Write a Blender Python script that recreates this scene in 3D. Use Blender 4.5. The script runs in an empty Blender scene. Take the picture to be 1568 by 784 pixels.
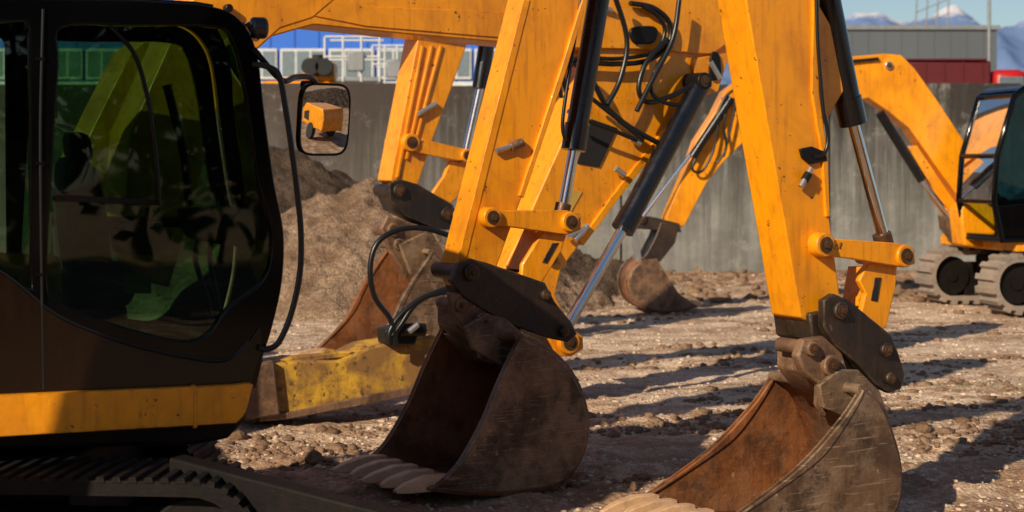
import bpy, math, random
import numpy as np
from mathutils import Vector, Matrix
random.seed(7); rng=np.random.default_rng(7)
FL=2600.; CX=784.; HY=255.; CH=1.7      # survey constants of the reference (focal, principal point, eye height)
sc=bpy.context.scene
col=sc.collection

# ------------------------------------------------------------------ materials
def newmat(name):
    m=bpy.data.materials.new(name); m.use_nodes=True
    nt=m.node_tree; b=nt.nodes['Principled BSDF']
    return m,nt,b
def N(nt,t,**k):
    n=nt.nodes.new(t)
    for a,v in k.items(): setattr(n,a,v)
    return n
def coords(nt,scale=(1,1,1),rot=(0,0,0)):
    tc=N(nt,'ShaderNodeTexCoord'); mp=N(nt,'ShaderNodeMapping'); mp.inputs['Scale'].default_value=scale; mp.inputs['Rotation'].default_value=rot
    nt.links.new(tc.outputs['Object'],mp.inputs['Vector']); return mp.outputs['Vector']
def noisef(nt,vec,scale,detail=6,rough=.6,lo=.4,hi=.6,dist=0):
    n=N(nt,'ShaderNodeTexNoise'); n.inputs['Scale'].default_value=scale; n.inputs['Detail'].default_value=detail
    n.inputs['Roughness'].default_value=rough; n.inputs['Distortion'].default_value=dist
    nt.links.new(vec,n.inputs['Vector'])
    r=N(nt,'ShaderNodeMapRange'); r.inputs['From Min'].default_value=lo; r.inputs['From Max'].default_value=hi
    nt.links.new(n.outputs['Fac'],r.inputs['Value']); return r.outputs['Result'],n.outputs['Fac']
def mix(nt,fac,a,b,mode='MIX'):
    m=N(nt,'ShaderNodeMix',data_type='RGBA',blend_type=mode)
    for i,v in ((0,fac),(6,a),(7,b)):
        if hasattr(v,'links'): nt.links.new(v,m.inputs[i])
        elif i==0: m.inputs[0].default_value=v
        else: m.inputs[i].default_value=(*v,1)
    return m.outputs[2]
def mathn(nt,op,a,b=0.):
    m=N(nt,'ShaderNodeMath',operation=op)
    for i,v in ((0,a),(1,b)):
        if hasattr(v,'links'): nt.links.new(v,m.inputs[i])
        else: m.inputs[i].default_value=v
    return m.outputs[0]
def bump(nt,b,h,strength=.3,dist=.01):
    bn=N(nt,'ShaderNodeBump'); bn.inputs['Strength'].default_value=strength; bn.inputs['Distance'].default_value=dist
    nt.links.new(h,bn.inputs['Height']); nt.links.new(bn.outputs['Normal'],b.inputs['Normal'])
def edge_mask(nt,rad,vec):
    bv=N(nt,'ShaderNodeBevel',samples=3); bv.inputs['Radius'].default_value=rad
    g=N(nt,'ShaderNodeNewGeometry'); d=N(nt,'ShaderNodeVectorMath',operation='DOT_PRODUCT')
    nt.links.new(bv.outputs[0],d.inputs[0]); nt.links.new(g.outputs['Normal'],d.inputs[1])
    r=N(nt,'ShaderNodeMapRange'); r.inputs['From Min'].default_value=.995; r.inputs['From Max'].default_value=.9
    nt.links.new(d.outputs['Value'],r.inputs['Value'])
    f,_=noisef(nt,vec,14,5,.7,.44,.6)
    return mathn(nt,'MULTIPLY',r.outputs['Result'],f)
def painted(name,base,dirt,chip,rough=.4,dirt_lo=.5,dirt_hi=.75,dirt_amt=.6,chip_lo=.66,edge=True,edgecol=None,metal=0,coat=.15,dscale=3,bstr=.12,zdirt=.55,ztop=1.15,scr=0,spec=.5,dust=0,rspan=.25,streak=.8,dark=0):
    m,nt,b=newmat(name); v=coords(nt)
    d,_=noisef(nt,v,dscale,8,.65,dirt_lo,dirt_hi,.4)
    d=mathn(nt,'MULTIPLY',d,dirt_amt)
    c=mix(nt,d,base,dirt)
    vs=coords(nt,(14,14,1.6)); s,_=noisef(nt,vs,2,5,.6,.50,.78); s=mathn(nt,'MULTIPLY',s,dirt_amt*streak); c=mix(nt,s,c,dirt)
    if dust:
        f,_=noisef(nt,v,2.3,10,.76,.46,.60); c=mix(nt,mathn(nt,'MULTIPLY',f,dust),c,(.40,.27,.17))
    if dark:
        f,_=noisef(nt,coords(nt,(1,1,1),(1,2,3)),4.5,10,.76,.52,.60); c=mix(nt,mathn(nt,'MULTIPLY',f,dark),c,(.028,.016,.010))
    if scr:
        for rt in ((.3,.9,0),(-.5,-.7,.6),(.9,.1,1.2)):
            v3=coords(nt,(3,3,60),rt); s3,_=noisef(nt,v3,1.6,3,.5,.65,.70); c=mix(nt,mathn(nt,'MULTIPLY',s3,scr),c,chip)
    k,_=noisef(nt,v,17,7,.7,chip_lo,chip_lo+.03); c=mix(nt,k,c,chip)
    k,_=noisef(nt,v,60,4,.7,.68,.72); c=mix(nt,k,c,chip)
    if zdirt:
        tc=N(nt,'ShaderNodeTexCoord'); sx=N(nt,'ShaderNodeSeparateXYZ'); nt.links.new(tc.outputs['Object'],sx.inputs[0])
        r=N(nt,'ShaderNodeMapRange'); r.inputs['From Min'].default_value=ztop; r.inputs['From Max'].default_value=.4; nt.links.new(sx.outputs['Z'],r.inputs['Value'])
        f,_=noisef(nt,v,9,8,.75,.42,.68); f=mathn(nt,'MULTIPLY',f,r.outputs['Result']); f=mathn(nt,'MULTIPLY',f,zdirt); c=mix(nt,f,c,dirt)
    if edge: c=mix(nt,mathn(nt,'MULTIPLY',edge_mask(nt,.011,v),.75),c,edgecol or chip)
    nt.links.new(c,b.inputs['Base Color'])
    rr,_=noisef(nt,v,5,6,.7,.2,.9); r2=N(nt,'ShaderNodeMapRange'); r2.inputs['To Min'].default_value=max(rough-.1,.04); r2.inputs['To Max'].default_value=min(rough+rspan,1)
    nt.links.new(rr,r2.inputs['Value']); nt.links.new(r2.outputs['Result'],b.inputs['Roughness'])
    b.inputs['Metallic'].default_value=metal; b.inputs['Coat Weight'].default_value=coat; b.inputs['Specular IOR Level'].default_value=spec
    _,h=noisef(nt,v,25,8,.7); bump(nt,b,h,bstr,.01)
    return m
YEL=painted('yellow_paint',(.93,.335,.003),(.44,.13,.008),(.08,.03,.012),.32,.46,.74,.65,.635,coat=.25,streak=1.)
YOLD=painted('old_dirty_yellow_paint',(.64,.36,.025),(.21,.10,.035),(.09,.045,.022),.65,.42,.56,.9,.59,edge=False,coat=0,bstr=.35,dscale=4,dark=.3)
BLK=painted('black_satin_paint',(.006,.006,.007),(.018,.013,.010),(.05,.04,.03),.35,.5,.8,.5,.74,edgecol=(.04,.034,.028),coat=0,bstr=.05,spec=.25)
CAB=painted('cab_black_paint',(.0015,.0015,.002),(.004,.0025,.002),(.005,.004,.004),.13,.5,.8,.5,.8,edge=False,coat=0,bstr=.01,zdirt=0,spec=.28,rspan=.04)
PNL=painted('cab_lower_panel_reflection_brown',(.010,.0045,.002),(.02,.010,.005),(.03,.02,.012),.16,.5,.75,.7,.72,edge=False,coat=0,bstr=.02,zdirt=.7,ztop=1.15,spec=.4,rspan=.08)  # brown base colour paints in the ground's reflection on the black panel
CYL=painted('cylinder_black_paint',(.004,.004,.006),(.015,.012,.010),(.03,.025,.02),.2,.55,.8,.5,.76,edge=False,coat=.2,bstr=.02,zdirt=.2)
HIT=painted('dark_coupler_steel',(.015,.010,.008),(.06,.032,.018),(.15,.10,.065),.4,.46,.66,.7,.65,edgecol=(.26,.17,.11),coat=0,bstr=.4)
BRN=painted('rusty_hitch_steel',(.23,.125,.07),(.07,.036,.02),(.34,.23,.14),.45,.42,.62,.8,.63,edgecol=(.45,.31,.19),coat=0,bstr=.6,dscale=7,dark=.6)
BKT=painted('bucket_steel',(.155,.085,.045),(.06,.032,.019),(.40,.28,.18),.4,.44,.58,.85,.64,edgecol=(.48,.34,.21),coat=0,metal=.05,bstr=.45,dscale=2.6,zdirt=0,scr=.55,dust=.5,dark=.7)
BIN=painted('bucket_rust_inside',(.30,.10,.028),(.09,.035,.014),(.40,.21,.10),.5,.44,.62,.85,.63,coat=0,bstr=.6,dscale=3.4,edge=False,zdirt=.1,scr=.2,dust=.2,dark=.45)
TTH=painted('worn_teeth_steel',(.70,.44,.24),(.32,.18,.09),(.6,.48,.35),.4,.5,.7,.5,.66,edge=False,coat=0,metal=.05,bstr=.4)
PIN=painted('greasy_pin_steel',(.14,.065,.028),(.04,.025,.015),(.3,.24,.18),.4,.45,.6,.7,.64,edge=False,coat=0,metal=.4,bstr=.3)
TRK=painted('track_steel_rubber',(.005,.004,.0035),(.013,.008,.006),(.03,.02,.014),.6,.45,.65,.8,.68,edgecol=(.03,.021,.015),coat=0,bstr=.4,spec=.2)
TRKR=painted('muddy_rubber_track',(.20,.165,.135),(.33,.25,.19),(.1,.08,.06),.9,.4,.6,.8,.62,edge=False,coat=0,bstr=.4)
def simple(name,c,rough=.5,metal=0,**k):
    m,nt,b=newmat(name); v=coords(nt); f,h=noisef(nt,v,k.get('s',6),5,.6,.3,.7)
    cc=mix(nt,f,c,tuple(x*k.get('dk',.75) for x in c)); nt.links.new(cc,b.inputs['Base Color'])
    b.inputs['Roughness'].default_value=rough; b.inputs['Metallic'].default_value=metal; return m
CHR=simple('chrome_rod',(.78,.79,.8),.1,1); SIL=simple('zinc_fitting',(.6,.6,.58),.35,.8)
HOS=simple('rubber_hose',(.008,.008,.008),.35); RUB=simple('rubber',(.02,.02,.02),.8)
PAD=simple('anti_slip_pad',(.015,.013,.013),.8); SEAT=simple('seat_fabric',(.025,.028,.025),.9)
GRN=simple('olive_panel',(.16,.18,.03),.6); WHT=simple('white_paint',(.7,.7,.68),.5); RED=simple('red_paint',(.5,.012,.01),.4); MAR=simple('maroon_paint',(.12,.008,.009),.55)
BLU=simple('blue_cladding',(.02,.14,.62),.5,s=1,dk=.92); BEI=simple('beige_plastic',(.7,.42,.08),.5); GREY=simple('galvanised_steel',(.3,.31,.32),.5,.4)
LGT=simple('work_light_grey',(.03,.03,.035),.3)
def glass(name,tint,ior=1.5):
    m=bpy.data.materials.new(name); m.use_nodes=True; nt=m.node_tree; nt.nodes.clear()
    o=N(nt,'ShaderNodeOutputMaterial'); t=N(nt,'ShaderNodeBsdfTransparent'); g=N(nt,'ShaderNodeBsdfGlossy'); f=N(nt,'ShaderNodeFresnel'); x=N(nt,'ShaderNodeMixShader')
    v=coords(nt); n,h=noisef(nt,v,7,4,.6,.3,.7)
    c=mix(nt,n,tint,tuple(q*.85 for q in tint)); nt.links.new(c,t.inputs[0])
    g.inputs['Roughness'].default_value=.015; f.inputs['IOR'].default_value=ior
    _,h2=noisef(nt,v,1.3,2,.5); bn=N(nt,'ShaderNodeBump'); bn.inputs['Strength'].default_value=.2; bn.inputs['Distance'].default_value=.02; nt.links.new(h2,bn.inputs['Height']); nt.links.new(bn.outputs[0],g.inputs['Normal'])
    nt.links.new(f.outputs[0],x.inputs[0]); nt.links.new(t.outputs[0],x.inputs[1]); nt.links.new(g.outputs[0],x.inputs[2]); nt.links.new(x.outputs[0],o.inputs[0]); return m
GLS=glass('green_tinted_glass',(.48,.66,.52),1.6); GLS2=glass('blue_tinted_glass',(.42,.66,.72),1.5)
MIR=bpy.data.materials.new('mirror_glass'); MIR.use_nodes=True
_b=MIR.node_tree.nodes['Principled BSDF']; _b.inputs['Metallic'].default_value=1; _b.inputs['Roughness'].default_value=.02; _b.inputs['Base Color'].default_value=(.85,.87,.87,1)

# ------------------------------------------------------------------ geometry helpers
def empty(name,loc):
    e=bpy.data.objects.new(name,None); e.location=loc; e.empty_display_size=.3; col.objects.link(e); return e
def attach(o,par):
    if par is not None:
        o.parent=par; o.matrix_parent_inverse=Matrix.Translation(par.location).inverted()
def mesh(name,verts,faces,mat,par=None,bevel=0,smooth=True,seg=2,angle=38,solid=0):
    me=bpy.data.meshes.new(name); me.from_pydata([tuple(v) for v in verts],[],faces)
    import bmesh
    bm=bmesh.new(); bm.from_mesh(me); bmesh.ops.recalc_face_normals(bm,faces=bm.faces); bm.to_mesh(me); bm.free()
    me.materials.append(mat)
    if smooth:
        me.shade_smooth(); me.set_sharp_from_angle(angle=math.radians(angle))
    o=bpy.data.objects.new(name,me); col.objects.link(o); attach(o,par)
    if solid:
        s=o.modifiers.new('sol','SOLIDIFY'); s.thickness=solid; s.offset=0
    if bevel:
        b=o.modifiers.new('bev','BEVEL'); b.width=bevel; b.segments=seg; b.limit_method='ANGLE'; b.angle_limit=math.radians(42); b.harden_normals=False
    return o
def prism(name,pts,vec,mat,par=None,bevel=.006,**k):
    n=len(pts); vec=Vector(vec)
    V=[Vector(p) for p in pts]+[Vector(p)+vec for p in pts]
    Fc=[list(range(n)),list(range(2*n-1,n-1,-1))]+[[i,(i+1)%n,(i+1)%n+n,i+n] for i in range(n)]
    return mesh(name,V,Fc,mat,par,bevel,**k)
def cyl(name,p,q,r,mat,par=None,seg=24,r2=None,bevel=0):
    p=Vector(p);q=Vector(q);d=(q-p).normalized(); a=d.orthogonal().normalized(); b=d.cross(a); r2=r if r2 is None else r2
    V=[];
    for c,R in((p,r),(q,r2)):
        for i in range(seg):
            t=2*math.pi*i/seg; V.append(c+(a*math.cos(t)+b*math.sin(t))*R)
    Fc=[list(range(seg)),list(range(2*seg-1,seg-1,-1))]+[[i,(i+1)%seg,(i+1)%seg+seg,i+seg] for i in range(seg)]
    return mesh(name,V,Fc,mat,par,bevel)
def catmull(P,k=6,closed=False):
    P=[Vector(p) for p in P]; n=len(P); out=[]
    rngn=n if closed else n-1
    for i in range(rngn):
        if closed: a,b,c,d=P[i-1],P[i],P[(i+1)%n],P[(i+2)%n]
        else: a,b,c,d=P[max(i-1,0)],P[i],P[i+1],P[min(i+2,n-1)]
        for j in range(k):
            t=j/k; out.append(.5*((2*b)+(c-a)*t+(2*a-5*b+4*c-d)*t*t+(3*b-a-3*c+d)*t**3))
    if not closed: out.append(P[-1])
    return out
def tube(name,pts,r,mat,par=None,smooth=True):
    pts=catmull(pts,8) if smooth and len(pts)>2 else [Vector(p) for p in pts]
    cu=bpy.data.curves.new(name,'CURVE'); cu.dimensions='3D'; sp=cu.splines.new('POLY'); sp.points.add(len(pts)-1)
    for i,p in enumerate(pts): sp.points[i].co=(*p,1)
    cu.bevel_depth=r; cu.bevel_resolution=3; cu.use_fill_caps=True; cu.materials.append(mat)
    o=bpy.data.objects.new(name,cu); col.objects.link(o); attach(o,par); return o
def box(name,c,sx,sy,sz,mat,par=None,yaw=0,bevel=.01):
    cs,sn=math.cos(yaw),math.sin(yaw); f=Vector((cs,sn,0)); n=Vector((-sn,cs,0)); c=Vector(c)
    p=[c+f*a*sx/2-n*sy/2+Vector((0,0,b*sz/2)) for a,b in((-1,-1),(1,-1),(1,1),(-1,1))]
    return prism(name,p,n*sy,mat,par,bevel)
class Side:
    """vertical plane of a machine arm through (x,y) heading yaw; v = sideways offset into the machine"""
    def __init__(s,x,y,yaw): s.x,s.y=x,y; s.c,s.s=math.cos(math.radians(yaw)),math.sin(math.radians(yaw)); s.n=Vector((-s.s,s.c,0)); s.f=Vector((s.c,s.s,0))
    def at(s,px,py,v=0):
        a=(px-CX)/FL; ax=s.x-s.s*v; ay=s.y+s.c*v; u=(a*ay-ax)/(s.c-a*s.s); d=ay+u*s.s
        return Vector((a*d,d,CH-(py-HY)*d/FL))
    def plate(s,name,pts,v0,v1,mat,par,bevel=.006,sm=0,**k):
        p2=[Vector(p) for p in pts]
        if sm: p2=catmull(p2,sm,True)
        return prism(name,[s.at(p[0],p[1],v0) for p in p2],s.n*(v1-v0),mat,par,bevel,**k)
    def pin(s,name,px,py,v0,v1,r,mat,par,cap=True):
        p=s.at(px,py,v0); cyl(name,p,p+s.n*(v1-v0),r,mat,par,28,bevel=.006)
        if cap:
            cyl(name+'_cap',p-s.n*.006,p,r*.68,PIN,par,24); cyl(name+'_head',p-s.n*.02,p-s.n*.006,r*.32,PIN,par,6)
    def cyl(s,name,a,b,v,r,mat,par,**k): return cyl(name,s.at(*a,v),s.at(*b,v),r,mat,par,**k)
    def tube(s,name,pts,v,r,mat,par): return tube(name,[s.at(p[0],p[1],v+(p[2] if len(p)>2 else 0)) for p in pts],r,mat,par)
class Loc:
    def __init__(s,x,y,yaw): s.x,s.y=x,y; s.yaw=math.radians(yaw); s.c,s.s=math.cos(s.yaw),math.sin(s.yaw); s.n=Vector((-s.s,s.c,0)); s.f=Vector((s.c,s.s,0))
    def p(s,u,v,z): return Vector((s.x+u*s.c-v*s.s,s.y+u*s.s+v*s.c,z))
    def prof(s,name,pts,v0,v1,mat,par,bevel=.02,sm=0,**k):
        p=[s.p(a,v0,z) for a,z in pts]
        if sm: p=catmull(p,sm,True)
        return prism(name,p,s.n*(v1-v0),mat,par,bevel,**k)

def bucket(par,P,back,mouth,w,tip,nt_=5,tw=.085,tl=None):
    bs=catmull([P.at(*p) for p in back],7); ms=catmull([P.at(*p) for p in mouth],7)
    poly=bs+ms[1:-1]
    prism('bucket_side_plate',poly,P.n*.028,BKT,par,.006)
    prism('bucket_side_plate_inner',[p+P.n*(w-.028) for p in poly],P.n*.028,BIN,par,.006)
    inn=bs; n=len(inn)
    V=[p+P.n*.012 for p in inn]+[p+P.n*(w-.012) for p in inn]
    Fc=[[i,i+1,i+1+n,i+n] for i in range(n-1)]
    mesh('bucket_back_shell',V,Fc,BIN,par,solid=.03,angle=60)
    cen=sum(poly,Vector())/len(poly)
    for v in (.02,w-.06):
        q=[p+(p-cen).normalized()*.018 for p in bs[3:-5]]
        m=len(q); R=[p+P.n*v for p in q]+[p+P.n*(v+.045) for p in q]
        mesh('bucket_wear_strip',R,[[i,i+1,i+1+m,i+m] for i in range(m-1)],BKT,par,solid=.014,angle=60)
    for vv in (-.006,w-.036):
        inner=[p+(cen-p).normalized()*.04 for p in ms]
        prism('side_cutter',[p+P.n*vv for p in ms]+[p+P.n*vv for p in reversed(inner)],P.n*.042,BKT if vv<0 else BIN,par,.004)
    base=P.at(*back[-1]); tp=P.at(*tip); d=(tp-base).normalized(); up=(P.n.cross(d)).normalized()
    if up.z<0: up=-up
    L=(tp-base).length
    prism('bucket_cutting_edge',[base-d*.16+up*.028,base+d*.02+up*.006,base+d*.02-up*.006,base-d*.16-up*.014],P.n*w,BKT,par,.003)
    for i in range(nt_):
        v=tw/2+.005+(w-tw-.01)*i/(nt_-1); c=base+P.n*v; j=random.uniform(.85,1.08)
        V=[]
        for dd,hw,h0,h1 in((-.13,tw*.40,-.02,.045),(0,tw*.38,-.022,.055),(L*.6,tw*.30,-.016,.034),(L*j,tw*.18,-.008,.008)):
            for a,h in((-hw,h0),(hw,h0),(hw*.75,h1),(-hw*.75,h1)): V.append(c+d*dd+P.n*a+up*h)
        Fc=[[0,3,2,1],[12,13,14,15]]
        for k in range(3):
            for a in range(4): Fc.append([4*k+a,4*k+(a+1)%4,4*k+4+(a+1)%4,4*k+4+a])
        mesh('bucket_tooth',V,Fc,TTH,par,.005)
    lip=bs[0]; cyl('bucket_top_lip',lip+P.n*.01,lip+P.n*(w-.01),.026,BKT,par)

def track(par,L,cv,length,H,W,mat,lug=.11,u0=0,lh=.035):
    r=H/2; hl=length/2-r
    tot=2*(2*hl)+2*math.pi*r
    def pos(s,off=0):
        s%=tot; R=r+off
        if s<2*hl: return (-hl+s,r+R,(0,1))
        s-=2*hl
        if s<math.pi*r:
            t=s/r; return (hl+R*math.sin(t),r+R*math.cos(t),(math.sin(t),math.cos(t)))
        s-=math.pi*r
        if s<2*hl: return (hl-s,r-R,(0,-1))
        s-=2*hl; t=s/r; return (-hl-R*math.sin(t),r-R*math.cos(t),(-math.sin(t),-math.cos(t)))
    M=72; V=[]
    for off in(-.03,-.085):
        for v in(cv-W/2,cv+W/2):
            for i in range(M):
                a=pos(tot*i/M,off)
                V.append(L.p(a[0]+u0,v,a[1]))
    Fc=[]
    for i in range(M):
        j=(i+1)%M
        Fc+= [[i,j,M+j,M+i],[2*M+i,3*M+i,3*M+j,2*M+j],[i,2*M+i,2*M+j,j],[M+i,M+j,3*M+j,3*M+i]]
    mesh('track_belt',V,Fc,mat,par)
    K=int(tot/lug); V=[];Fc=[]
    for i in range(K):
        s=tot*(i+.5)/K
        for (ds,o) in((-lug*.3,-.035),(lug*.3,-.035),(lug*.2,lh-.035),(-lug*.2,lh-.035)):
            a=pos(s+ds,o)
            for v in(cv-W/2-.005,cv+W/2+.005): V.append(L.p(a[0]+u0,v,a[1]))
        b=8*i; Fc+=[[b,b+2,b+4,b+6],[b+7,b+5,b+3,b+1],[b,b+1,b+3,b+2],[b+2,b+3,b+5,b+4],[b+4,b+5,b+7,b+6],[b+6,b+7,b+1,b]]
    mesh('track_grousers',V,Fc,mat,par)
    for sgn in(-1,1):
        for u,rr_ in((hl,r-.1),(-hl,r-.1)):
            cyl('idler_wheel',L.p(u+u0,cv+sgn*W*.32,r),L.p(u+u0,cv+sgn*W*.18,r),rr_,TRK,par,bevel=.01)
            cyl('wheel_hub',L.p(u+u0,cv+sgn*(W*.32+.02),r),L.p(u+u0,cv,r),rr_*.3,TRK,par)
    for k in range(5):
        u=-hl+.25+(2*hl-.5)*k/4; cyl('roller',L.p(u+u0,cv-W*.3,.14),L.p(u+u0,cv+W*.3,.14),.07,TRK,par)
    L.prof('track_frame',[(u0-hl,.16),(u0+hl,.16),(u0+hl,H-.18),(u0-hl,H-.18)],cv-W*.25,cv+W*.25,TRK,par)

def generic_cab(par,L,v0,v1,z0,z1,uf,ur,gm):
    H=z1-z0
    prof=[(uf-.02,z0),(uf+.08,z0+.25*H),(uf+.04,z0+.55*H),(uf-.18,z1-.1),(uf-.3,z1-.02),(ur+.12,z1-.02),(ur,z1-.15),(ur-.03,z0)]
    for v in(v0+.02,v1-.02):
        pts=[L.p(a,v,z) for a,z in prof]; tube('cab_frame',pts+[pts[0]],.035,CAB,par,False)
        tube('door_pillar',[L.p((uf+ur)/2-.1,v,z0),L.p((uf+ur)/2-.1,v,z1-.03)],.03,CAB,par)
        L.prof('side_glass',prof,v-.004,v+.004,gm,par,0)
        L.prof('lower_panel',[(uf-.02,z0-.02),(uf+.07,z0+.22*H),(ur-.02,z0+.3*H),(ur-.03,z0-.02)],v-.02,v+.02,CAB,par,.01)
    for a,z in prof[:7]: tube('cab_crossbar',[L.p(a,v0+.02,z),L.p(a,v1-.02,z)],.03,CAB,par)
    g=[L.p(a,v0+.03,z) for a,z in prof[1:5]]; n=len(g)
    mesh('windscreen',g+[p+L.n*(v1-v0-.06) for p in g],[[i,i+1,i+1+n,i+n] for i in range(n-1)],gm,par)
    L.prof('cab_roof',[(uf-.2,z1-.05),(uf-.3,z1+.02),(ur+.1,z1+.03),(ur,z1-.06)],v0,v1,CAB,par,.02)
    L.prof('seat_back',[(ur+.25,z0+.4),(ur+.4,z0+.4),(ur+.3,z0+1.0),(ur+.18,z0+1.0)],v0+.25,v1-.25,SEAT,par,.03)
    L.prof('seat_cushion',[(ur+.25,z0+.3),(ur+.75,z0+.3),(ur+.75,z0+.42),(ur+.25,z0+.42)],v0+.22,v1-.22,SEAT,par,.03)
    L.prof('cab_floor',[(ur,z0),(uf,z0),(uf,z0+.06),(ur,z0+.06)],v0,v1,CAB,par,.01)

def generic_body(par,x,y,yaw,cab=None,tmat=TRK,gm=GLS,tl=2.3,low=False,th=.6,lug=.11,lh=.035):
    L=Loc(x,y,yaw)
    for cv in(-.78,.78): track(par,L,cv,tl,th,.4,tmat,lug,0,lh)
    L.prof('chassis',[(-.6,.25),(.6,.25),(.6,.6),(-.6,.6)],-.6,.6,TRK,par)
    cyl('slew_ring',L.p(0,0,.55),L.p(0,0,.72),.5,BLK,par,40)
    top=1.45 if low else 1.6
    ur=cab[4] if cab else .88
    L.prof('deck',[(-1.1,.71),(.9,.71),(.9,.845),(-1.1,.845)],-.94,.94,YEL,par,.02)
    L.prof('rear_house',[(-1.15,.75),(-1.28,.95),(-1.25,1.3),(-1.05,top),(min(ur,0)-.06,top+.02),(min(ur,0)-.06,.75)],-.95,.95,YEL,par,.04,seg=3)
    hv=(-.95,-.02) if (cab and cab[0]>0) else ((.0,.95) if cab else (-.95,.95))
    L.prof('side_hood',[(min(ur,0)-.05,.8),(min(ur,0)-.05,top-.05),(.0,1.25),(.55,1.15),(.85,.95),(.88,.8)],hv[0],hv[1],YEL,par,.04,seg=3)
    L.prof('counterweight_band',[(-1.2,.74),(-1.31,.95),(-1.29,1.12),(-.6,1.12),(-.6,.74)],-.98,.98,BLK,par,.04)
    L.prof('house_vent',[(-1.05,1.2),(-.62,1.2),(-.62,1.42),(-1.05,1.42)],-.96,.96,PAD,par,.01)
    L.prof('king_post',[(.7,.7),(1.15,.75),(1.2,1.2),(1.0,1.35),(.75,1.2)],-.16,.16,YEL,par,.03)
    if cab: generic_cab(par,L,cab[0],cab[1],.85,cab[2],cab[3],cab[4],gm)
    return L

# ------------------------------------------------------------------ ARM A (behind/right of the near cab) yaw 32
YW=32
exA=empty('excavator',(-2.3,7.5,0))
P1=Side(.055,8.89,YW)
bucket(exA,P1,[(797,517),(850,545),(884,588),(899,640),(893,692),(862,735),(800,751),(715,754),(662,748)],
       [(662,748),(700,715),(738,650),(765,585),(797,517)],.83,(610,757),5,.12)
S0,S1=.305,.525
P1.plate('stick',[(706,405),(808,0),(858,-200),(895,-262),(950,-205),(915,-60),(895,0),(862,110),(800,300),(757,420),(745,440),(712,440)],S0,S1,YEL,exA,.008)
P1.plate('stick_weld_flange',[(700,405),(802,0),(812,0),(712,405)],S0-.004,S0+.01,YEL,exA,.002)
P1.plate('stick_top_flange',[(912,-60),(892,0),(858,110),(796,300),(802,303),(866,113),(899,2),(919,-58)],S0-.02,S1+.02,YEL,exA,.003)
P1.pin('lever_pivot_boss',755,333,S0-.07,S1+.05,.055,YEL,exA)
for v in(S0-.045,S1+.01):
    P1.plate('lever',[(742,320),(775,322),(868,322),(890,328),(890,352),(868,360),(775,347),(745,346)],v,v+.035,YEL,exA,.006)
P1.pin('lever_end_boss',875,340,S0-.07,S1+.05,.055,YEL,exA)
for v in(S0-.005,S1-.03):
    P1.plate('link',[(838,345),(868,360),(860,385),(826,440),(798,446),(800,405)],v,v+.035,YEL,exA,.008)
P1.plate('link_web',[(835,352),(850,360),(822,420),(808,415)],S0,S1,YEL,exA,.006)
P1.plate('link_slot',[(846,372),(856,372),(838,404),(830,402)],S0-.008,S0-.004,HIT,exA,.001)
P1.cyl('cylinder_barrel',(930,-80),(879,222),.415,.062,CYL,exA)
P1.cyl('cylinder_gland',(884,190),(878,230),.415,.07,CYL,exA)
P1.cyl('cylinder_rod',(880,222),(861,328),.415,.032,CHR,exA)
P1.cyl('rod_eye',(863,312),(858,334),.415,.045,PIN,exA)
P1.tube('cylinder_pipe',[(898,-60),(880,60),(862,180),(866,215)],S0+.0,.011,HOS,exA)
P1.cyl('grease_fitting',(760,231),(782,224),S0-.02,.015,SIL,exA)
P1.cyl('grease_port',(782,224),(800,218),S0-.02,.025,BRN,exA)
for v in(S0-.075,S1+.03):
    P1.plate('coupler_plate',[(704,402),(722,396),(745,402),(835,433),(850,462),(876,494),(884,512),(870,524),(845,519),(770,492),(712,456),(690,430)],v,v+.045,HIT,exA,.006)
P1.plate('coupler_body',[(715,425),(760,430),(830,455),(850,500),(790,492),(725,455)],S0-.03,S1+.03,HIT,exA,.01)
for q in((724,418,.045),(838,452,.03),(866,508,.03)): P1.pin('coupler_pin',q[0],q[1],S0-.1,S1+.06,q[2],HIT,exA)
for v in(S0-.06,S0+.03,S0+.12):
    P1.plate('hitch_hook',[(690,448),(722,450),(762,478),(768,500),(758,530),(748,552),(738,550),(736,522),(712,505),(694,480)],v,v+.055,BRN,exA,.01)
P1.plate('hitch_block',[(700,462),(760,478),(800,500),(790,530),(730,530),(700,500)],S0,S1,BRN,exA,.01)
P1.pin('hitch_pin',741,492,S0-.10,S0+.15,.045,BRN,exA); P1.pin('hitch_pin',708,468,S0-.08,S0+.15,.035,BRN,exA)
for v in(S0-.12,S1+.06):
    P1.plate('bucket_ear',[(712,500),(745,480),(775,488),(818,525),(835,552),(800,575),(770,560),(725,535)],v,v+.03,BKT,exA,.006)
P1.plate('bucket_mount_plate',[(735,520),(800,520),(830,550),(770,560)],S0-.1,S1+.08,BKT,exA,.006)
P1.plate('boom',[(945,-270),(900,-300),(600,-330),(430,-200),(280,20),(200,200),(180,420),(260,440),(300,300),(345,120),(430,44),(480,28),(560,-40),(650,-165),(880,-185),(940,-215)],S0-.04,S1+.04,YEL,exA,.01)
for px,py in((345,22),(352,12),(372,40)): P1.pin('boom_bolt',px,py,S0-.08,S0,.02,BLK,exA,False)

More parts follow.
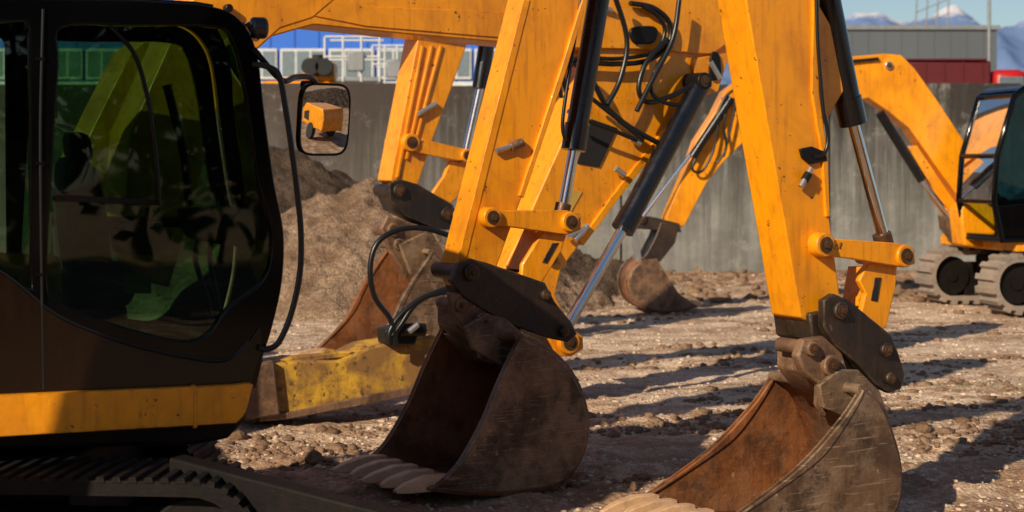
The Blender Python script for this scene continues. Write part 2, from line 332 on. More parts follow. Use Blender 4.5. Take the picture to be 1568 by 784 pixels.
# --- near cab
PA=Side(-1.505,6.7,22)
def flat(name,outer,holes,v,th,mat,par,bev=.006):
    cu=bpy.data.curves.new(name,'CURVE'); cu.dimensions='2D'; cu.fill_mode='BOTH'; cu.extrude=th/2; cu.bevel_depth=bev; cu.bevel_resolution=2
    o0=Vector((PA.x-PA.s*v,PA.y+PA.c*v,0))
    for loop in [outer]+holes:
        pts=[]
        for p in loop:
            w=PA.at(p[0],p[1],0); rel=w-Vector((PA.x,PA.y,0)); pts.append((rel.dot(PA.f),w.z,0))
        sp=cu.splines.new('POLY'); sp.points.add(len(pts)-1); sp.use_cyclic_u=True
        for i,q in enumerate(pts): sp.points[i].co=(*q,1)
    cu.materials.append(mat)
    o=bpy.data.objects.new(name,cu); col.objects.link(o)
    M=Matrix(((PA.c,0,PA.s,o0.x),(PA.s,0,-PA.c,o0.y),(0,1,0,0),(0,0,0,1)))
    o.parent=exA; o.matrix_parent_inverse=Matrix.Translation(exA.location).inverted(); o.matrix_basis=M
    return o
def c2(p,k=5,closed=True): return [tuple(q)[:2] for q in catmull([Vector((a,b,0)) for a,b in p],k,closed)]
outer=[(-260,-2),(0,0),(200,2),(300,8)]+c2([(300,8),(345,18),(374,42),(392,85),(404,180),(418,280),(432,355),(430,430),(415,500),(396,560),(388,592)],5,False)[1:]+[(200,600),(0,608),(-260,616)]
hole1=c2([(94,40),(200,37),(325,39),(356,58),(374,120),(387,200),(398,280),(417,345),(416,405),(396,440),(350,474),(322,512),(285,525),(205,508),(125,482),(88,462),(70,430),(78,250),(88,100)],4)
hole2=[(-240,42),(-100,36),(40,30),(47,40),(50,420),(52,446),(30,440),(0,412),(-60,395),(-240,385)]
flat('cab_door_frame',outer,[hole1,hole2],.03,.05,CAB,exA)
flat('cab_offside_frame',outer,[hole1,hole2],.95,.05,CAB,exA)
flat('door_glass',hole1,[],.035,.004,GLS,exA,0); flat('rear_quarter_glass',hole2,[],.035,.004,GLS,exA,0)
flat('offside_glass',hole1,[],.95,.004,GLS,exA,0)
low=c2([(-260,398),(-60,400),(0,418),(50,456),(100,492),(200,530),(300,552),(350,552),(385,520)],5,False)
PA.plate('door_lower_panel',low+[(398,500),(402,530),(386,580),(384,590),(200,597),(0,604),(-260,612)],-.012,-.002,PNL,exA,.003)
PA.tube('door_panel_seam',[(p[0],p[1]-3) for p in low[::3]],-.006,.005,HOS,exA)
fr=[PA.at(a,b,.06) for a,b in outer[3:-3]]; n=len(fr)
mesh('front_windscreen',fr[3:-6]+[p+PA.n*.87 for p in fr[3:-6]],[[i,i+1,i+1+n-9,i+n-9] for i in range(n-10)],GLS,exA)
q=fr[-7:]; m=len(q); mesh('front_lower_panel',q+[p+PA.n*.87 for p in q],[[i,i+1,i+1+m,i+m] for i in range(m-1)],CAB,exA,solid=.02)
q=[PA.at(a,b,.05) for a,b in outer[:7]]; m=len(q); mesh('cab_roof',q+[p+PA.n*.9 for p in q],[[i,i+1,i+1+m,i+m] for i in range(m-1)],CAB,exA,solid=.03)
PA.plate('cab_floor',[(-260,575),(380,560),(384,590),(-260,612)],.06,.93,CAB,exA,.01)
PA.plate('cab_rear_panel',[(-262,300),(-240,300),(-240,600),(-262,600)],.06,.93,CAB,exA,.01)
PA.plate('glazing_bar',[(84,298),(246,306),(246,315),(84,308)],-.005,.06,CAB,exA,.003)
PA.tube('window_guide',[(168,40),(205,82),(226,150),(238,230),(244,308)],-.0,.009,CAB,exA)
PA.tube('door_seam',[(66,14),(62,200),(64,430),(67,596)],-.008,.006,HOS,exA)
for py in(90,250,420): PA.cyl('door_hinge',(54,py),(68,py+1),-.004,.011,CAB,exA)
PA.plate('orange_side_panel',[(-240,372),(92,392),(97,472),(60,466),(8,430),(-60,402),(-240,396)],.08,.11,YEL,exA,.01)
PA.plate('seat_back',[(100,255),(150,262),(172,400),(165,430),(118,432)],.3,.72,SEAT,exA,.03,4)
PA.plate('headrest',[(104,200),(140,205),(146,248),(108,246)],.4,.62,SEAT,exA,.03)
PA.plate('seat_cushion',[(105,420),(205,405),(215,435),(200,470),(110,478)],.26,.76,SEAT,exA,.03)
PA.plate('seat_base',[(120,470),(195,465),(200,560),(110,565)],.3,.7,SEAT,exA,.02)
PA.plate('arm_console',[(170,345),(262,352),(268,372),(240,392),(180,388)],.12,.24,SEAT,exA,.015)
PA.plate('console_label',[(192,418),(232,420),(232,450),(190,449)],.08,.1,GRN,exA,.004)
PA.tube('joystick',[(232,362),(228,345),(226,318)],.18,.012,HOS,exA)
cyl('joystick_knob',PA.at(215,348,.16),PA.at(222,340,.16),.025,HOS,exA); cyl('joystick_knob',PA.at(238,350,.16),PA.at(238,340,.16),.03,HOS,exA)
PA.plate('dash_console',[(300,322),(398,318),(410,350),(385,380),(318,372)],.3,.8,SEAT,exA,.03)
PA.plate('cab_cross_rail',[(80,330),(415,335),(420,350),(80,346)],.9,.94,CAB,exA,.01)
PA.plate('offside_lower_trim',[(80,346),(180,350),(190,480),(150,500),(90,470)],.91,.94,SEAT,exA,.01)
PA.tube('grab_bar',[(255,130),(268,180),(282,240),(290,315)],.85,.02,CAB,exA)
PA.tube('travel_lever',[(330,560),(320,470),(300,400),(305,360)],.45,.012,HOS,exA)
PA.tube('travel_lever',[(350,560),(335,470),(322,400),(325,360)],.55,.012,HOS,exA)
PA.tube('handrail',[(386,98),(412,103),(428,118),(438,170),(447,230),(456,300),(461,360),(459,420),(446,480),(428,522),(412,534),(396,533)],-.03,.0125,HOS,exA)
sk=c2([(360,590),(386,588),(384,602),(376,632),(362,648)],4,False)
PA.plate('orange_side_skirt',[(-260,616),(0,606)]+sk+[(0,669),(-260,684)],-.06,.12,YEL,exA,.014,seg=3)
PA.plate('skirt_joint_plate',[(296,591),(302,591),(302,655),(296,656)],-.062,.0,YEL,exA,.002)
PA.plate('slew_platform',[(-400,640),(340,632),(376,600),(380,640),(350,672),(300,682),(-400,700)],.1,2.0,BLK,exA,.02)
LA=Loc(-2.35,7.35,22)
LA.prof('engine_cover',[(-1.5,.78),(-1.6,1.1),(-1.5,1.5),(-1.2,1.6),(-.75,1.6),(-.65,1.2),(-.1,1.1),(-.0,.78)],.5,1.15,YEL,exA,.04)
LA.prof('counterweight',[(-1.9,.7),(-1.95,1.2),(-1.8,1.55),(-1.5,1.6),(-1.5,.7)],-.9,1.15,YEL,exA,.05)
LT=Loc(-2.25,6.5,-4)
track(exA,LT,0,2.75,.575,.42,TRK,.06,0,.02)
LT2=Loc(-2.75,7.95,-4)
track(exA,LT2,0,2.75,.575,.42,TRK,.06,0,.02)
LT.prof('car_body',[(-.6,.2),(.5,.2),(.5,.56),(-.6,.56)],.2,1.4,TRK,exA)
cyl('slew_ring',LT.p(.0,.8,.5),LT.p(.0,.8,.72),.45,BLK,exA,40)
a=Vector((-1.3,6.42,.60)); b=Vector((-.27,5.95,.44)); dd=(b-a).normalized(); nn=Vector((-dd.y,dd.x,0)).normalized()
prism('blade_arm',[a,b,b-Vector((0,0,.26)),a-Vector((0,0,.34))],nn*.10,TRK,exA,.01)
b2=b-Vector((0,0,.12))
prism('dozer_blade',[b2+nn*.1,b2+dd*.1-Vector((0,0,.1))+nn*.1,b2+dd*.06-Vector((0,0,.3))+nn*.1,b2-Vector((0,0,.3))+nn*.1],nn*-1.9,TRK,exA,.01)
c=PA.at(398,43,.05); cyl('work_light',c-PA.f*.04,c+PA.f*.03,.045,LGT,exA,bevel=.015); PA.tube('light_bracket',[(378,35),(390,52),(398,58)],.03,.01,HOS,exA)
M0=PA.at(497,183,.25); tgt=Vector((5.7,4.4,.7)); cam=Vector((0,0,CH))
Nn=((tgt-M0).normalized()+(cam-M0).normalized()).normalized(); R=Vector((0,0,1)).cross(Nn).normalized(); U=Nn.cross(R)
def rr(w,h,e=5,n=48):
    o=[]
    for i in range(n):
        t=2*math.pi*i/n; c,s=math.cos(t),math.sin(t); o.append((math.copysign(abs(c)**(2/e),c)*w,math.copysign(abs(s)**(2/e),s)*h))
    return o
W2,H2=.122,.155
back=[M0+R*x+U*y-Nn*.035 for x,y in rr(W2,H2)]
prism('mirror_housing',back,Nn*.03,CAB,exA,.01)
rim=[M0+R*x+U*y+Nn*.002 for x,y in rr(W2-.004,H2-.004)]; tube('mirror_rim',rim+[rim[0]],.006,CAB,exA,False)
V=[];Fc=[];K=14;n=48; Rc=1.9
for k in range(K+1):
    for x,y in rr((W2-.008)*k/K,(H2-.008)*k/K): V.append(M0+R*x+U*y+Nn*(.010-(x*x+y*y)/(2*Rc)))
for k in range(K):
    for i in range(n): Fc.append([k*n+i,k*n+(i+1)%n,(k+1)*n+(i+1)%n,(k+1)*n+i])
mo=mesh('mirror_glass',V[:],Fc,MIR,exA,angle=180)
tube('mirror_arm',[PA.at(388,75,0),PA.at(430,122,0),PA.at(452,118,.1),PA.at(478,120,.2),M0+U*.1-Nn*.04],.013,CAB,exA)
box('mirror_clamp',M0+U*.12-Nn*.06-R*.05,.07,.06,.08,CAB,exA)

# ------------------------------------------------------------------ ARM B (right foreground)
exB=empty('excavator',(-4.3,3.3,0))
P2=Side(1.568,7.9,YW)
bucket(exB,P2,[(1322,597),(1350,625),(1368,670),(1380,720),(1376,772),(1350,806),(1290,822),(1180,822),(1095,812)],
       [(1095,812),(1160,768),(1230,712),(1290,645),(1322,597)],.66,(1040,822),5,.10)
S0,S1=.22,.43
P2.plate('stick',[(1226,486),(1142,0),(1108,-200),(1130,-262),(1200,-232),(1240,-100),(1250,0),(1248,140),(1264,240),(1270,330),(1290,480),(1278,494),(1236,492)],S0,S1,YEL,exB,.008)
P2.plate('stick_front_flange',[(1246,0),(1244,140),(1260,240),(1266,332),(1271,331),(1268,240),(1254,140),(1255,0),(1240,-100),(1234,-98)],S0-.015,S1+.015,YEL,exB,.003)
P2.plate('cylinder_bracket',[(1244,-10),(1285,60),(1292,140),(1262,190),(1248,140)],S0+.07,S1-.07,YEL,exB,.006)
P2.pin('lever_pivot_boss',1265,375,S0-.065,S1+.045,.058,YEL,exB)
for v in(S0-.045,S1+.01):
    P2.plate('lever',[(1250,362),(1285,366),(1375,372),(1400,380),(1402,404),(1385,410),(1300,396),(1262,392)],v,v+.035,YEL,exB,.006)
P2.pin('lever_end_boss',1388,392,S0-.06,S1+.05,.056,YEL,exB)
for v in(S0-.0,S1-.035):
    P2.plate('link',[(1330,402),(1375,402),(1372,440),(1358,500),(1346,512),(1316,492),(1326,450),(1316,430)],v,v+.035,YEL,exB,.008)
P2.plate('link_web',[(1335,410),(1368,410),(1350,480),(1325,470)],S0+.02,S1-.02,YEL,exB,.006)
P2.plate('link_slot',[(1340,425),(1350,425),(1344,462),(1334,460)],S0-.004,S0-.001,HIT,exB,.001)
P2.cyl('cylinder_barrel',(1252,-80),(1304,182),.325,.062,CYL,exB)
P2.cyl('cylinder_gland',(1297,150),(1306,190),.325,.071,CYL,exB)
P2.cyl('cylinder_rod',(1304,182),(1355,372),.325,.031,CHR,exB)
P2.cyl('rod_eye',(1350,358),(1358,388),.325,.048,PIN,exB)
P2.plate('hose_bracket',[(1226,228),(1244,224),(1264,232),(1268,246),(1242,252),(1230,242)],S0-.02,S0,BLK,exB,.006)
P2.cyl('hose_coupling',(1226,286),(1242,258),S0-.03,.014,SIL,exB); P2.cyl('hose_coupling_nut',(1232,276),(1238,266),S0-.03,.02,BLK,exB)
P2.tube('hydraulic_hose',[(1262,175),(1268,210),(1262,235),(1245,240)],S0-.02,.010,HOS,exB)
P2.tube('hydraulic_hose',[(1250,-40),(1252,60),(1258,140),(1262,180)],S0-.02,.009,HOS,exB)
for v in(S0-.08,S1+.035):
    P2.plate('coupler_plate',[(1262,460),(1278,450),(1298,458),(1364,512),(1376,540),(1386,574),(1380,596),(1362,602),(1340,588),(1312,556),(1278,528),(1262,500)],v,v+.045,HIT,exB,.006)
P2.plate('coupler_body',[(1240,480),(1290,470),(1350,520),(1370,580),(1330,585),(1290,545),(1245,520)],S0-.03,S1+.03,HIT,exB,.01)
for q in((1290,476,.042),(1360,536,.035),(1366,580,.03)): P2.pin('coupler_pin',q[0],q[1],S0-.1,S1+.06,q[2],HIT,exB)
for v in(S0-.07,S0+.02,S0+.11):
    P2.plate('hitch_hook',[(1232,520),(1262,515),(1290,540),(1300,570),(1290,592),(1272,604),(1266,640),(1256,620),(1258,590),(1232,570),(1222,545)],v,v+.055,BRN,exB,.01)
P2.plate('hitch_block',[(1238,522),(1285,535),(1320,580),(1310,620),(1260,600),(1238,570)],S0-.02,S1,BRN,exB,.01)
for q in((1246,534,.035),(1275,560,.05)): P2.pin('hitch_pin',q[0],q[1],S0-.1,S0+.14,q[2],BRN,exB)
for v in(S0-.11,S1+.05):
    P2.plate('bucket_ear',[(1255,590),(1285,566),(1315,566),(1348,600),(1362,640),(1335,655),(1300,640),(1262,625)],v,v+.03,BKT,exB,.006)
LB=generic_body(exB,-4.4,3.2,40,None,low=True)
tp=P2.at(1165,-215,.32); h=Vector((tp.x,tp.y,0))-LB.p(1,0,0); hn=h.normalized(); Lh=h.length; bn=Vector((-hn.y,hn.x,0)); o=LB.p(1,0,0)-bn*.15
prism('boom',[o+hn*u*Lh+Vector((0,0,z)) for u,z in((0,1.05),(.12,2.2),(.3,3.45),(.42,3.8),(.6,3.85),(1.0,3.3),(1.03,3.1),(.98,2.98),(.6,3.4),(.45,3.35),(.34,3.0),(.16,1.9),(.06,1.0))],bn*.3,YEL,exB,.01)

# ------------------------------------------------------------------ ARM C (diagonal, wide)
exC=empty('excavator',(-3.4,9.9,0))
PC=Side(.40,12.2,YW)
PC.plate('stick',[(1000,-80),(1128,-60),(1126,10),(1118,75),(1096,118),(1010,215),(940,305),(890,372),(850,425),(800,432),(772,412),(790,375),(862,215),(905,90),(950,0)],0,.3,YEL,exC,.01)
PC.plate('stick_flange',[(1122,75),(1100,122),(1014,219),(944,309),(894,376),(888,370),(936,303),(1006,212),(1092,116)],-.02,.32,YEL,exC,.003)
PC.plate('boom',[(100,420),(120,240),(200,80),(330,-30),(600,-60),(1130,-120),(1150,-30),(1120,62),(1092,84),(985,76),(870,74),(620,52),(480,38),(395,62),(300,150),(240,280),(220,420)],-.03,-.05+.38,YEL,exC,.01)
PC.plate('boom_weld_plate',[(480,-20),(560,10),(700,16),(860,22),(868,66),(700,52),(560,40),(470,22)],-.038,-.03,YEL,exC,.003)
PC.plate('rubber_pad',[(906,182),(946,196),(918,256),(884,250)],-.012,0,PAD,exC,.003)
PC.plate('decal_plate',[(870,288),(892,294),(874,326),(852,320)],-.006,0,BEI,exC,.002)
PC.plate('curl_link',[(802,352),(838,358),(862,400),(850,450),(872,500),(893,514),(894,534),(876,546),(856,546),(842,520),(836,480),(800,430),(790,395)],-.05,-.01,YEL,exC,.008)
PC.plate('curl_link',[(850,450),(872,500),(893,514),(876,546),(856,546),(842,520),(836,480)],.3,.34,YEL,exC,.008)
PC.pin('curl_link_boss',873,524,-.09,.38,.085,YEL,exC)
PC.pin('link_boss',846,396,-.08,.0,.05,BRN,exC)
PC.cyl('cylinder_barrel',(1076,122),(957,345),-.12,.078,CYL,exC); PC.cyl('cylinder_gland',(968,325),(953,352),-.12,.088,CYL,exC)
PC.cyl('cylinder_rod',(957,345),(871,496),-.12,.042,CHR,exC)
PC.pin('cylinder_lug',1080,124,-.2,0,.065,BLK,exC)
PC.plate('cylinder_ear',[(1060,90),(1118,80),(1100,140),(1070,150)],-.03,.0,YEL,exC,.006)
bucket(exC,PC,[(800,508),(840,530),(850,570),(830,606),(780,612),(700,608)],[(700,608),(760,565),(800,508)],.6,(670,610),4,.1)
PC.plate('coupler_plate',[(775,405),(830,430),(888,520),(870,545),(800,520),(770,480)],.0,.05,HIT,exC,.006)
HZ=[[(868,138),(862,110),(885,96),(940,98),(990,93),(1022,70),(1025,35),(1000,12),(965,5)],
    [(860,150),(856,118),(880,90),(945,90),(1000,80),(1018,50),(1008,25),(985,10)],
    [(880,98),(905,120),(930,165),(965,195),(1010,220)],[(905,150),(945,182),(985,215)],
    [(1022,60),(990,95),(978,135),(990,156),(1020,150),(1068,128),(1084,126)],[(1028,70),(1002,110),(1000,145),(1040,160),(1088,130)],
    [(1040,0),(1030,60),(1000,120),(975,170)],[(870,170),(900,185),(940,200),(975,215)],[(940,-10),(960,60),(950,120),(930,160)]]
for i,hp in enumerate(HZ): PC.tube('hydraulic_hose',hp,-.07-.012*i,.016 if i%2 else .020,HOS,exC)
for a,b in(((1088,95),(1102,120)),((966,212),(980,220)),((942,258),(956,268)),((868,362),(895,350)),((880,368),(900,345)),((918,10),(936,16))):
    PC.cyl('hose_fitting',a,b,-.05,.022,SIL,exC)
PC.plate('hose_clamp',[(970,42),(1002,40),(1008,52),(1000,66),(974,66),(966,54)],-.06,-.03,BLK,exC,.01,3)
PC.plate('bracket_plate',[(1090,82),(1102,84),(1104,118),(1088,120)],-.05,-.03,BLK,exC,.004,3)
LC=generic_body(exC,-4.2,9.6,YW,(-.95,-.05,2.4,.9,-.5))
PB=Side((530-CX)*11.4/FL,11.4,24)
PB.plate('dozer_blade',[(398,562),(430,556),(455,552),(520,552),(548,540),(566,531),(664,513),(673,520),(660,560),(646,594),(560,612),(440,638),(398,642)],0,.38,YOLD,exC,.02,seg=3)
PB.plate('blade_edge',[(398,634),(440,632),(560,606),(640,590),(644,602),(560,620),(440,642),(398,646)],-.02,.4,BRN,exC,.006)
PB.plate('blade_top_rib',[(430,552),(452,546),(540,538),(560,527),(562,533),(540,546),(452,556)],.04,.14,YOLD,exC,.008)
tube('lifting_eye',[PB.at(492,552,.1),PB.at(494,541,.1),PB.at(503,538,.1),PB.at(512,541,.1),PB.at(515,551,.1)],.018,YOLD,exC)
PB.plate('blade_post',[(372,560),(420,552),(430,636),(372,644)],-.06,.5,BRN,exC,.015)
for hp in([(692,362),(650,350),(610,352),(578,372),(567,410),(574,455),(598,490),(606,528)],[(690,446),(650,455),(618,478),(598,505),(596,528)],[(688,440),(640,462),(612,500),(600,515)]):
    PB.tube('hydraulic_hose',hp,-.15,.019,HOS,exC)
PB.cyl('hose_fitting',(612,505),(650,505),-.1,.045,BLK,exC); PB.cyl('hose_fitting_cap',(626,508),(640,497),-.16,.02,SIL,exC)
PB.plate('hose_valve_block',[(590,505),(618,498),(640,515),(636,528),(592,528)],-.08,.1,BLK,exC,.01)

# ------------------------------------------------------------------ ARM D (far left)
exD=empty('excavator',(-5.4,12.6,0))
PD=Side((600-CX)*14.7/FL,14.7,YW)
bucket(exD,PD,[(662,386),(690,420),(698,470),(682,520),(650,548),(600,558),(540,556)],[(540,556),(590,505),(625,440),(662,386)],.85,(505,560),5,.1)
S0,S1=.3,.56
PD.plate('stick',[(598,276),(640,60),(652,-10),(745,-10),(716,66),(690,140),(664,210),(640,284),(612,286)],S0,S1,YEL,exD,.01)
for o_ in(0,14,28): PD.plate('stick_rib',[(607+o_,272-o_*2),(646+o_,70),(650+o_,70),(611+o_,272-o_*2)],S0-.02,S0,YEL,exD,.004)
PD.pin('lever_pivot_boss',631,218,S0-.07,S1+.05,.08,YEL,exD)
for v in(S0-.05,S1+.01): PD.plate('lever',[(622,208),(660,216),(722,230),(724,246),(700,246),(650,236),(624,230)],v,v+.04,YEL,exD,.006)
PD.pin('lever_end_boss',716,238,S0-.07,S1+.05,.06,YEL,exD)
PD.plate('link',[(690,246),(716,250),(702,300),(690,312),(662,296),(680,270)],S0,S0+.05,YEL,exD,.008); PD.plate('link',[(690,246),(716,250),(702,300),(690,312),(662,296),(680,270)],S1-.05,S1,YEL,exD,.008)
PD.cyl('cylinder_barrel',(752,20),(735,136),.43,.075,CYL,exD); PD.cyl('cylinder_rod',(735,136),(714,232),.43,.04,CHR,exD)
PD.cyl('grease_fitting',(640,175),(668,158),S0-.03,.022,SIL,exD)
for v in(S0-.09,S1+.04): PD.plate('coupler_plate',[(596,282),(612,274),(640,282),(694,314),(700,332),(692,352),(672,352),(620,330),(598,306)],v,v+.05,HIT,exD,.006)
PD.plate('coupler_body',[(600,296),(640,296),(690,330),(670,352),(612,322)],S0-.03,S1+.03,HIT,exD,.01)
for q in((613,292,.06),(686,328,.06)): PD.pin('coupler_pin',q[0],q[1],S0-.12,S1+.04,q[2],HIT,exD)
for v in(S0-.1,S0+.0,S0+.1,S0+.2): PD.plate('hitch_hook',[(594,330),(640,344),(660,365),(648,392),(630,400),(622,430),(612,405),(598,385),(584,350)],v,v+.06,BRN,exD,.01)
for q in((604,352,.06),(612,374,.05)): PD.pin('hitch_pin',q[0],q[1],S0-.13,S0+.2,q[2],BRN,exD)
for v in(S0-.16,S1+.06): PD.plate('bucket_ear',[(612,375),(660,352),(688,400),(672,430),(630,420)],v,v+.05,BKT,exD,.006)
PD.plate('boom',[(560,40),(715,66),(748,-20),(640,-70),(400,-60),(200,110),(150,300),(230,300),(300,150),(440,20)],S0-.04,S1+.04,YEL,exD,.01)
generic_body(exD,-5.6,12.6,YW,(-.95,-.05,2.4,.9,-.5))

# ------------------------------------------------------------------ ARM E + machine on the right, facing left
exE=empty('excavator',(6.5,20.8,0))
PE=Side(4.0,20.5,9)
PE.plate('boom',[(1128,130),(1180,104),(1262,90),(1355,82),(1380,84),(1400,104),(1440,160),(1512,272),(1532,298),(1530,335),(1506,350),(1484,332),(1476,312),(1430,250),(1392,196),(1360,170),(1330,150),(1262,164),(1180,180),(1140,196),(1122,170)],0,.28,YEL,exE,.01)
PE.plate('boom_underframe',[(1392,226),(1404,222),(1470,320),(1490,338),(1500,362),(1478,360),(1440,310)],.02,.26,YEL,exE,.01)
PE.cyl('boom_cylinder',(1347,172),(1412,276),-.06,.06,CYL,exE); PE.cyl('boom_cylinder_rod',(1412,276),(1470,350),-.06,.03,CHR,exE)
PE.cyl('boom_pipe',(1345,90),(1262,98),-.03,.02,HOS,exE)
PE.pin('boom_foot_boss',1508,298,-.08,.36,.10,YEL,exE); PE.pin('boom_knee_boss',1362,100,-.03,.3,.05,SIL,exE)
PE.plate('king_post',[(1470,322),(1540,300),(1568,330),(1568,372),(1500,374),(1468,352)],-.1,.38,YEL,exE,.03)
PE.plate('king_post_joint',[(1455,330),(1490,345),(1505,375),(1475,372),(1458,352)],-.06,.34,BRN,exE,.02)
PE.plate('stick',[(1128,126),(1152,132),(1158,160),(1150,206),(1108,248),(1082,280),(1048,346),(1022,352),(1020,332),(1050,262),(1066,216),(1092,176),(1110,140)],.02,.26,YEL,exE,.008)
PE.cyl('stick_cylinder',(1120,150),(1060,240),-.06,.05,CYL,exE); PE.cyl('cylinder_rod',(1082,205),(984,332),-.06,.025,CHR,exE)
for hp in([(1096,182),(1110,150),(1128,140),(1120,190),(1108,240)],[(1100,190),(1092,230),(1075,262),(1060,256),(1080,215)],[(1118,150),(1108,190),(1112,225),(1098,250)]): PE.tube('hydraulic_hose',hp,-.08,.016,HOS,exE)
PE.plate('curl_lever',[(966,334),(1000,332),(1040,342),(1044,356),(1000,352),(970,350)],-.03,.3,HIT,exE,.008)
PE.plate('coupler',[(1012,340),(1040,344),(1034,372),(1012,400),(985,415),(975,408),(992,385),(1004,362)],-.04,.32,HIT,exE,.01)
PE.plate('curl_link',[(966,350),(974,350),(984,402),(974,406)],.0,.04,SIL,exE,.004); PE.pin('curl_pin',984,336,-.06,.3,.05,HIT,exE)
PEb=Side(PE.at(1000,470,-.15).x,PE.at(1000,470,-.15).y,9)
bk=[(986,398),(968,416),(964,440),(974,462),(1000,475),(1034,477),(1066,468)]; mt=[(1066,468),(1040,450),(1020,420),(1006,396)]
bucket(exE,PEb,bk,mt,.6,(1078,466),5,.06)
PEb.plate('bucket_outer_skin',bk+mt[1:],-.012,0,BRN,exE,.004,0)
LE=generic_body(exE,6.5,20.75,193,(.1,.98,2.62,1.12,-.45),TRKR,GLS2,2.45,th=.68,lug=.15,lh=.05)

# ------------------------------------------------------------------ numpy noise & ground
def vn(x,y,seed):
    xi=np.floor(x).astype(np.int64); yi=np.floor(y).astype(np.int64); xf=x-xi; yf=y-yi
    def h(a,b):
        k=(a*374761393+b*668265263+seed*1442695041)&0xffffffff; k=((k^(k>>13))*1274126177)&0xffffffff; return ((k^(k>>16))&0xffff)/65535.
    u=xf*xf*(3-2*xf); v=yf*yf*(3-2*yf)
    return (h(xi,yi)*(1-u)+h(xi+1,yi)*u)*(1-v)+(h(xi,yi+1)*(1-u)+h(xi+1,yi+1)*u)*v-.5
def fbm(x,y,seed,o=4,g=.5):
    s=0;a=1
    for i in range(o): s=s+a*vn(x*2**i+17*i,y*2**i-9*i,seed+i); a*=g
    return s
def gz(x,y):
    f=np.clip((y-5)/4,0,1)*np.clip((40-y)/10,0,1)*np.clip(1-(np.abs(x)-14)/8,0,1)
    z=.04*fbm(x*.5,y*.8,3)+.04*fbm(x*.7+.4*y,y*3.0,11,3)+.035*fbm(x*3,y*5,21,5,.62)
    far=np.exp(-((y-25)/1.9)**2); z=z+far*.16*np.maximum(0,fbm(x*1.2,y*1.8,41,5,.65)+.15)
    mid=np.exp(-((y-9.6)/1.6)**2); z=z+mid*.07*fbm(x*2.5,y*4,61,5,.68)
    return z*f*.8-.022
def axis(lo,hi,step,far):
    a=list(np.arange(lo,hi,step)); s=step; p=hi
    while p<far: a.append(p); s*=1.25; p+=s
    a.append(far); s=step; p=lo-step
    while p>-far: a.insert(0,p); s*=1.25; p-=s
    a.insert(0,-far); return np.array(a)
ys=[5.0]; 
while ys[-1]<30: ys.append(ys[-1]+.012+.0019*max(ys[-1]-5,0)**1.1)
s=ys[-1]-ys[-2]
while ys[-1]<4000: s*=1.3; ys.append(ys[-1]+s)
s=.05; pre=[5-s]
while pre[0]>-200: s*=1.35; pre.insert(0,pre[0]-s)
ys=np.array(pre+ys); xs=axis(-4,9,.03,3000)
X,Y=np.meshgrid(xs,ys); Z=gz(X,Y); Vt=np.stack([X,Y,Z],-1).reshape(-1,3)
nx,ny=len(xs),len(ys); idx=np.arange(nx*ny).reshape(ny,nx)
Q=np.stack([idx[:-1,:-1],idx[:-1,1:],idx[1:,1:],idx[1:,:-1]],-1).reshape(-1,4)
def npmesh(name,V,Fq,mat,smooth=True):
    me=bpy.data.meshes.new(name); k=Fq.shape[1]
    me.vertices.add(len(V)); me.vertices.foreach_set('co',V.astype(np.float32).ravel())
    me.loops.add(Fq.size); me.loops.foreach_set('vertex_index',Fq.astype(np.int32).ravel())
    me.polygons.add(len(Fq)); me.polygons.foreach_set('loop_start',np.arange(0,Fq.size,k,dtype=np.int32)); me.polygons.foreach_set('loop_total',np.full(len(Fq),k,dtype=np.int32))
    me.update(); me.validate(); me.materials.append(mat)
    if smooth: me.shade_smooth()
    o=bpy.data.objects.new(name,me); col.objects.link(o); return o
def groundmat(name,light,mid,dark,bands=True,bs=.9):
    m,nt,b=newmat(name); v=coords(nt)
    vo=N(nt,'ShaderNodeTexVoronoi'); vo.inputs['Scale'].default_value=34; nt.links.new(v,vo.inputs['Vector'])
    vo2=N(nt,'ShaderNodeTexVoronoi'); vo2.inputs['Scale'].default_value=90; nt.links.new(v,vo2.inputs['Vector'])
    bw=N(nt,'ShaderNodeSeparateColor'); nt.links.new(vo.outputs['Color'],bw.inputs[0])
    bw2=N(nt,'ShaderNodeSeparateColor'); nt.links.new(vo2.outputs['Color'],bw2.inputs[0])
    c=mix(nt,bw.outputs[0],light,mid); c=mix(nt,mathn(nt,'MULTIPLY',mathn(nt,'POWER',bw2.outputs[1],2.),.6),c,tuple(q*.4 for q in mid))
    f,_=noisef(nt,v,1.1,9,.7,.48,.62,.3)
    v2=coords(nt,(.3,1.8,1)); f2,_=noisef(nt,v2,1.2,10,.76,.47,.58)
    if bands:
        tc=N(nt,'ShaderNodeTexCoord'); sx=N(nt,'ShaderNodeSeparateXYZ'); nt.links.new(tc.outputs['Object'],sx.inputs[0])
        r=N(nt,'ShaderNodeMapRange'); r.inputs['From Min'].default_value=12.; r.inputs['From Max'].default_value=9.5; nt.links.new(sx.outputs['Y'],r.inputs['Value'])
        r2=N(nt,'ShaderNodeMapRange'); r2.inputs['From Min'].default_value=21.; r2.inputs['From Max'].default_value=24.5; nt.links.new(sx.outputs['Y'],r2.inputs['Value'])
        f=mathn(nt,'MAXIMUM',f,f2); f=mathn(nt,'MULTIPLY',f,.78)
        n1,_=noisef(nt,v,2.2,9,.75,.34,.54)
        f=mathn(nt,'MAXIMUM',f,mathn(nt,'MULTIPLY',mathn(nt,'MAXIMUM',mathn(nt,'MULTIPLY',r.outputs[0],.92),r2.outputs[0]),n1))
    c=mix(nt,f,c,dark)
    nt.links.new(c,b.inputs['Base Color']); b.inputs['Roughness'].default_value=.95; b.inputs['Specular IOR Level'].default_value=.1
    _,h=noisef(nt,v,12,10,.75); h2=mathn(nt,'ADD',mathn(nt,'MULTIPLY',vo.outputs['Distance'],-.6),h); bump(nt,b,h2,bs,.03)
    return m
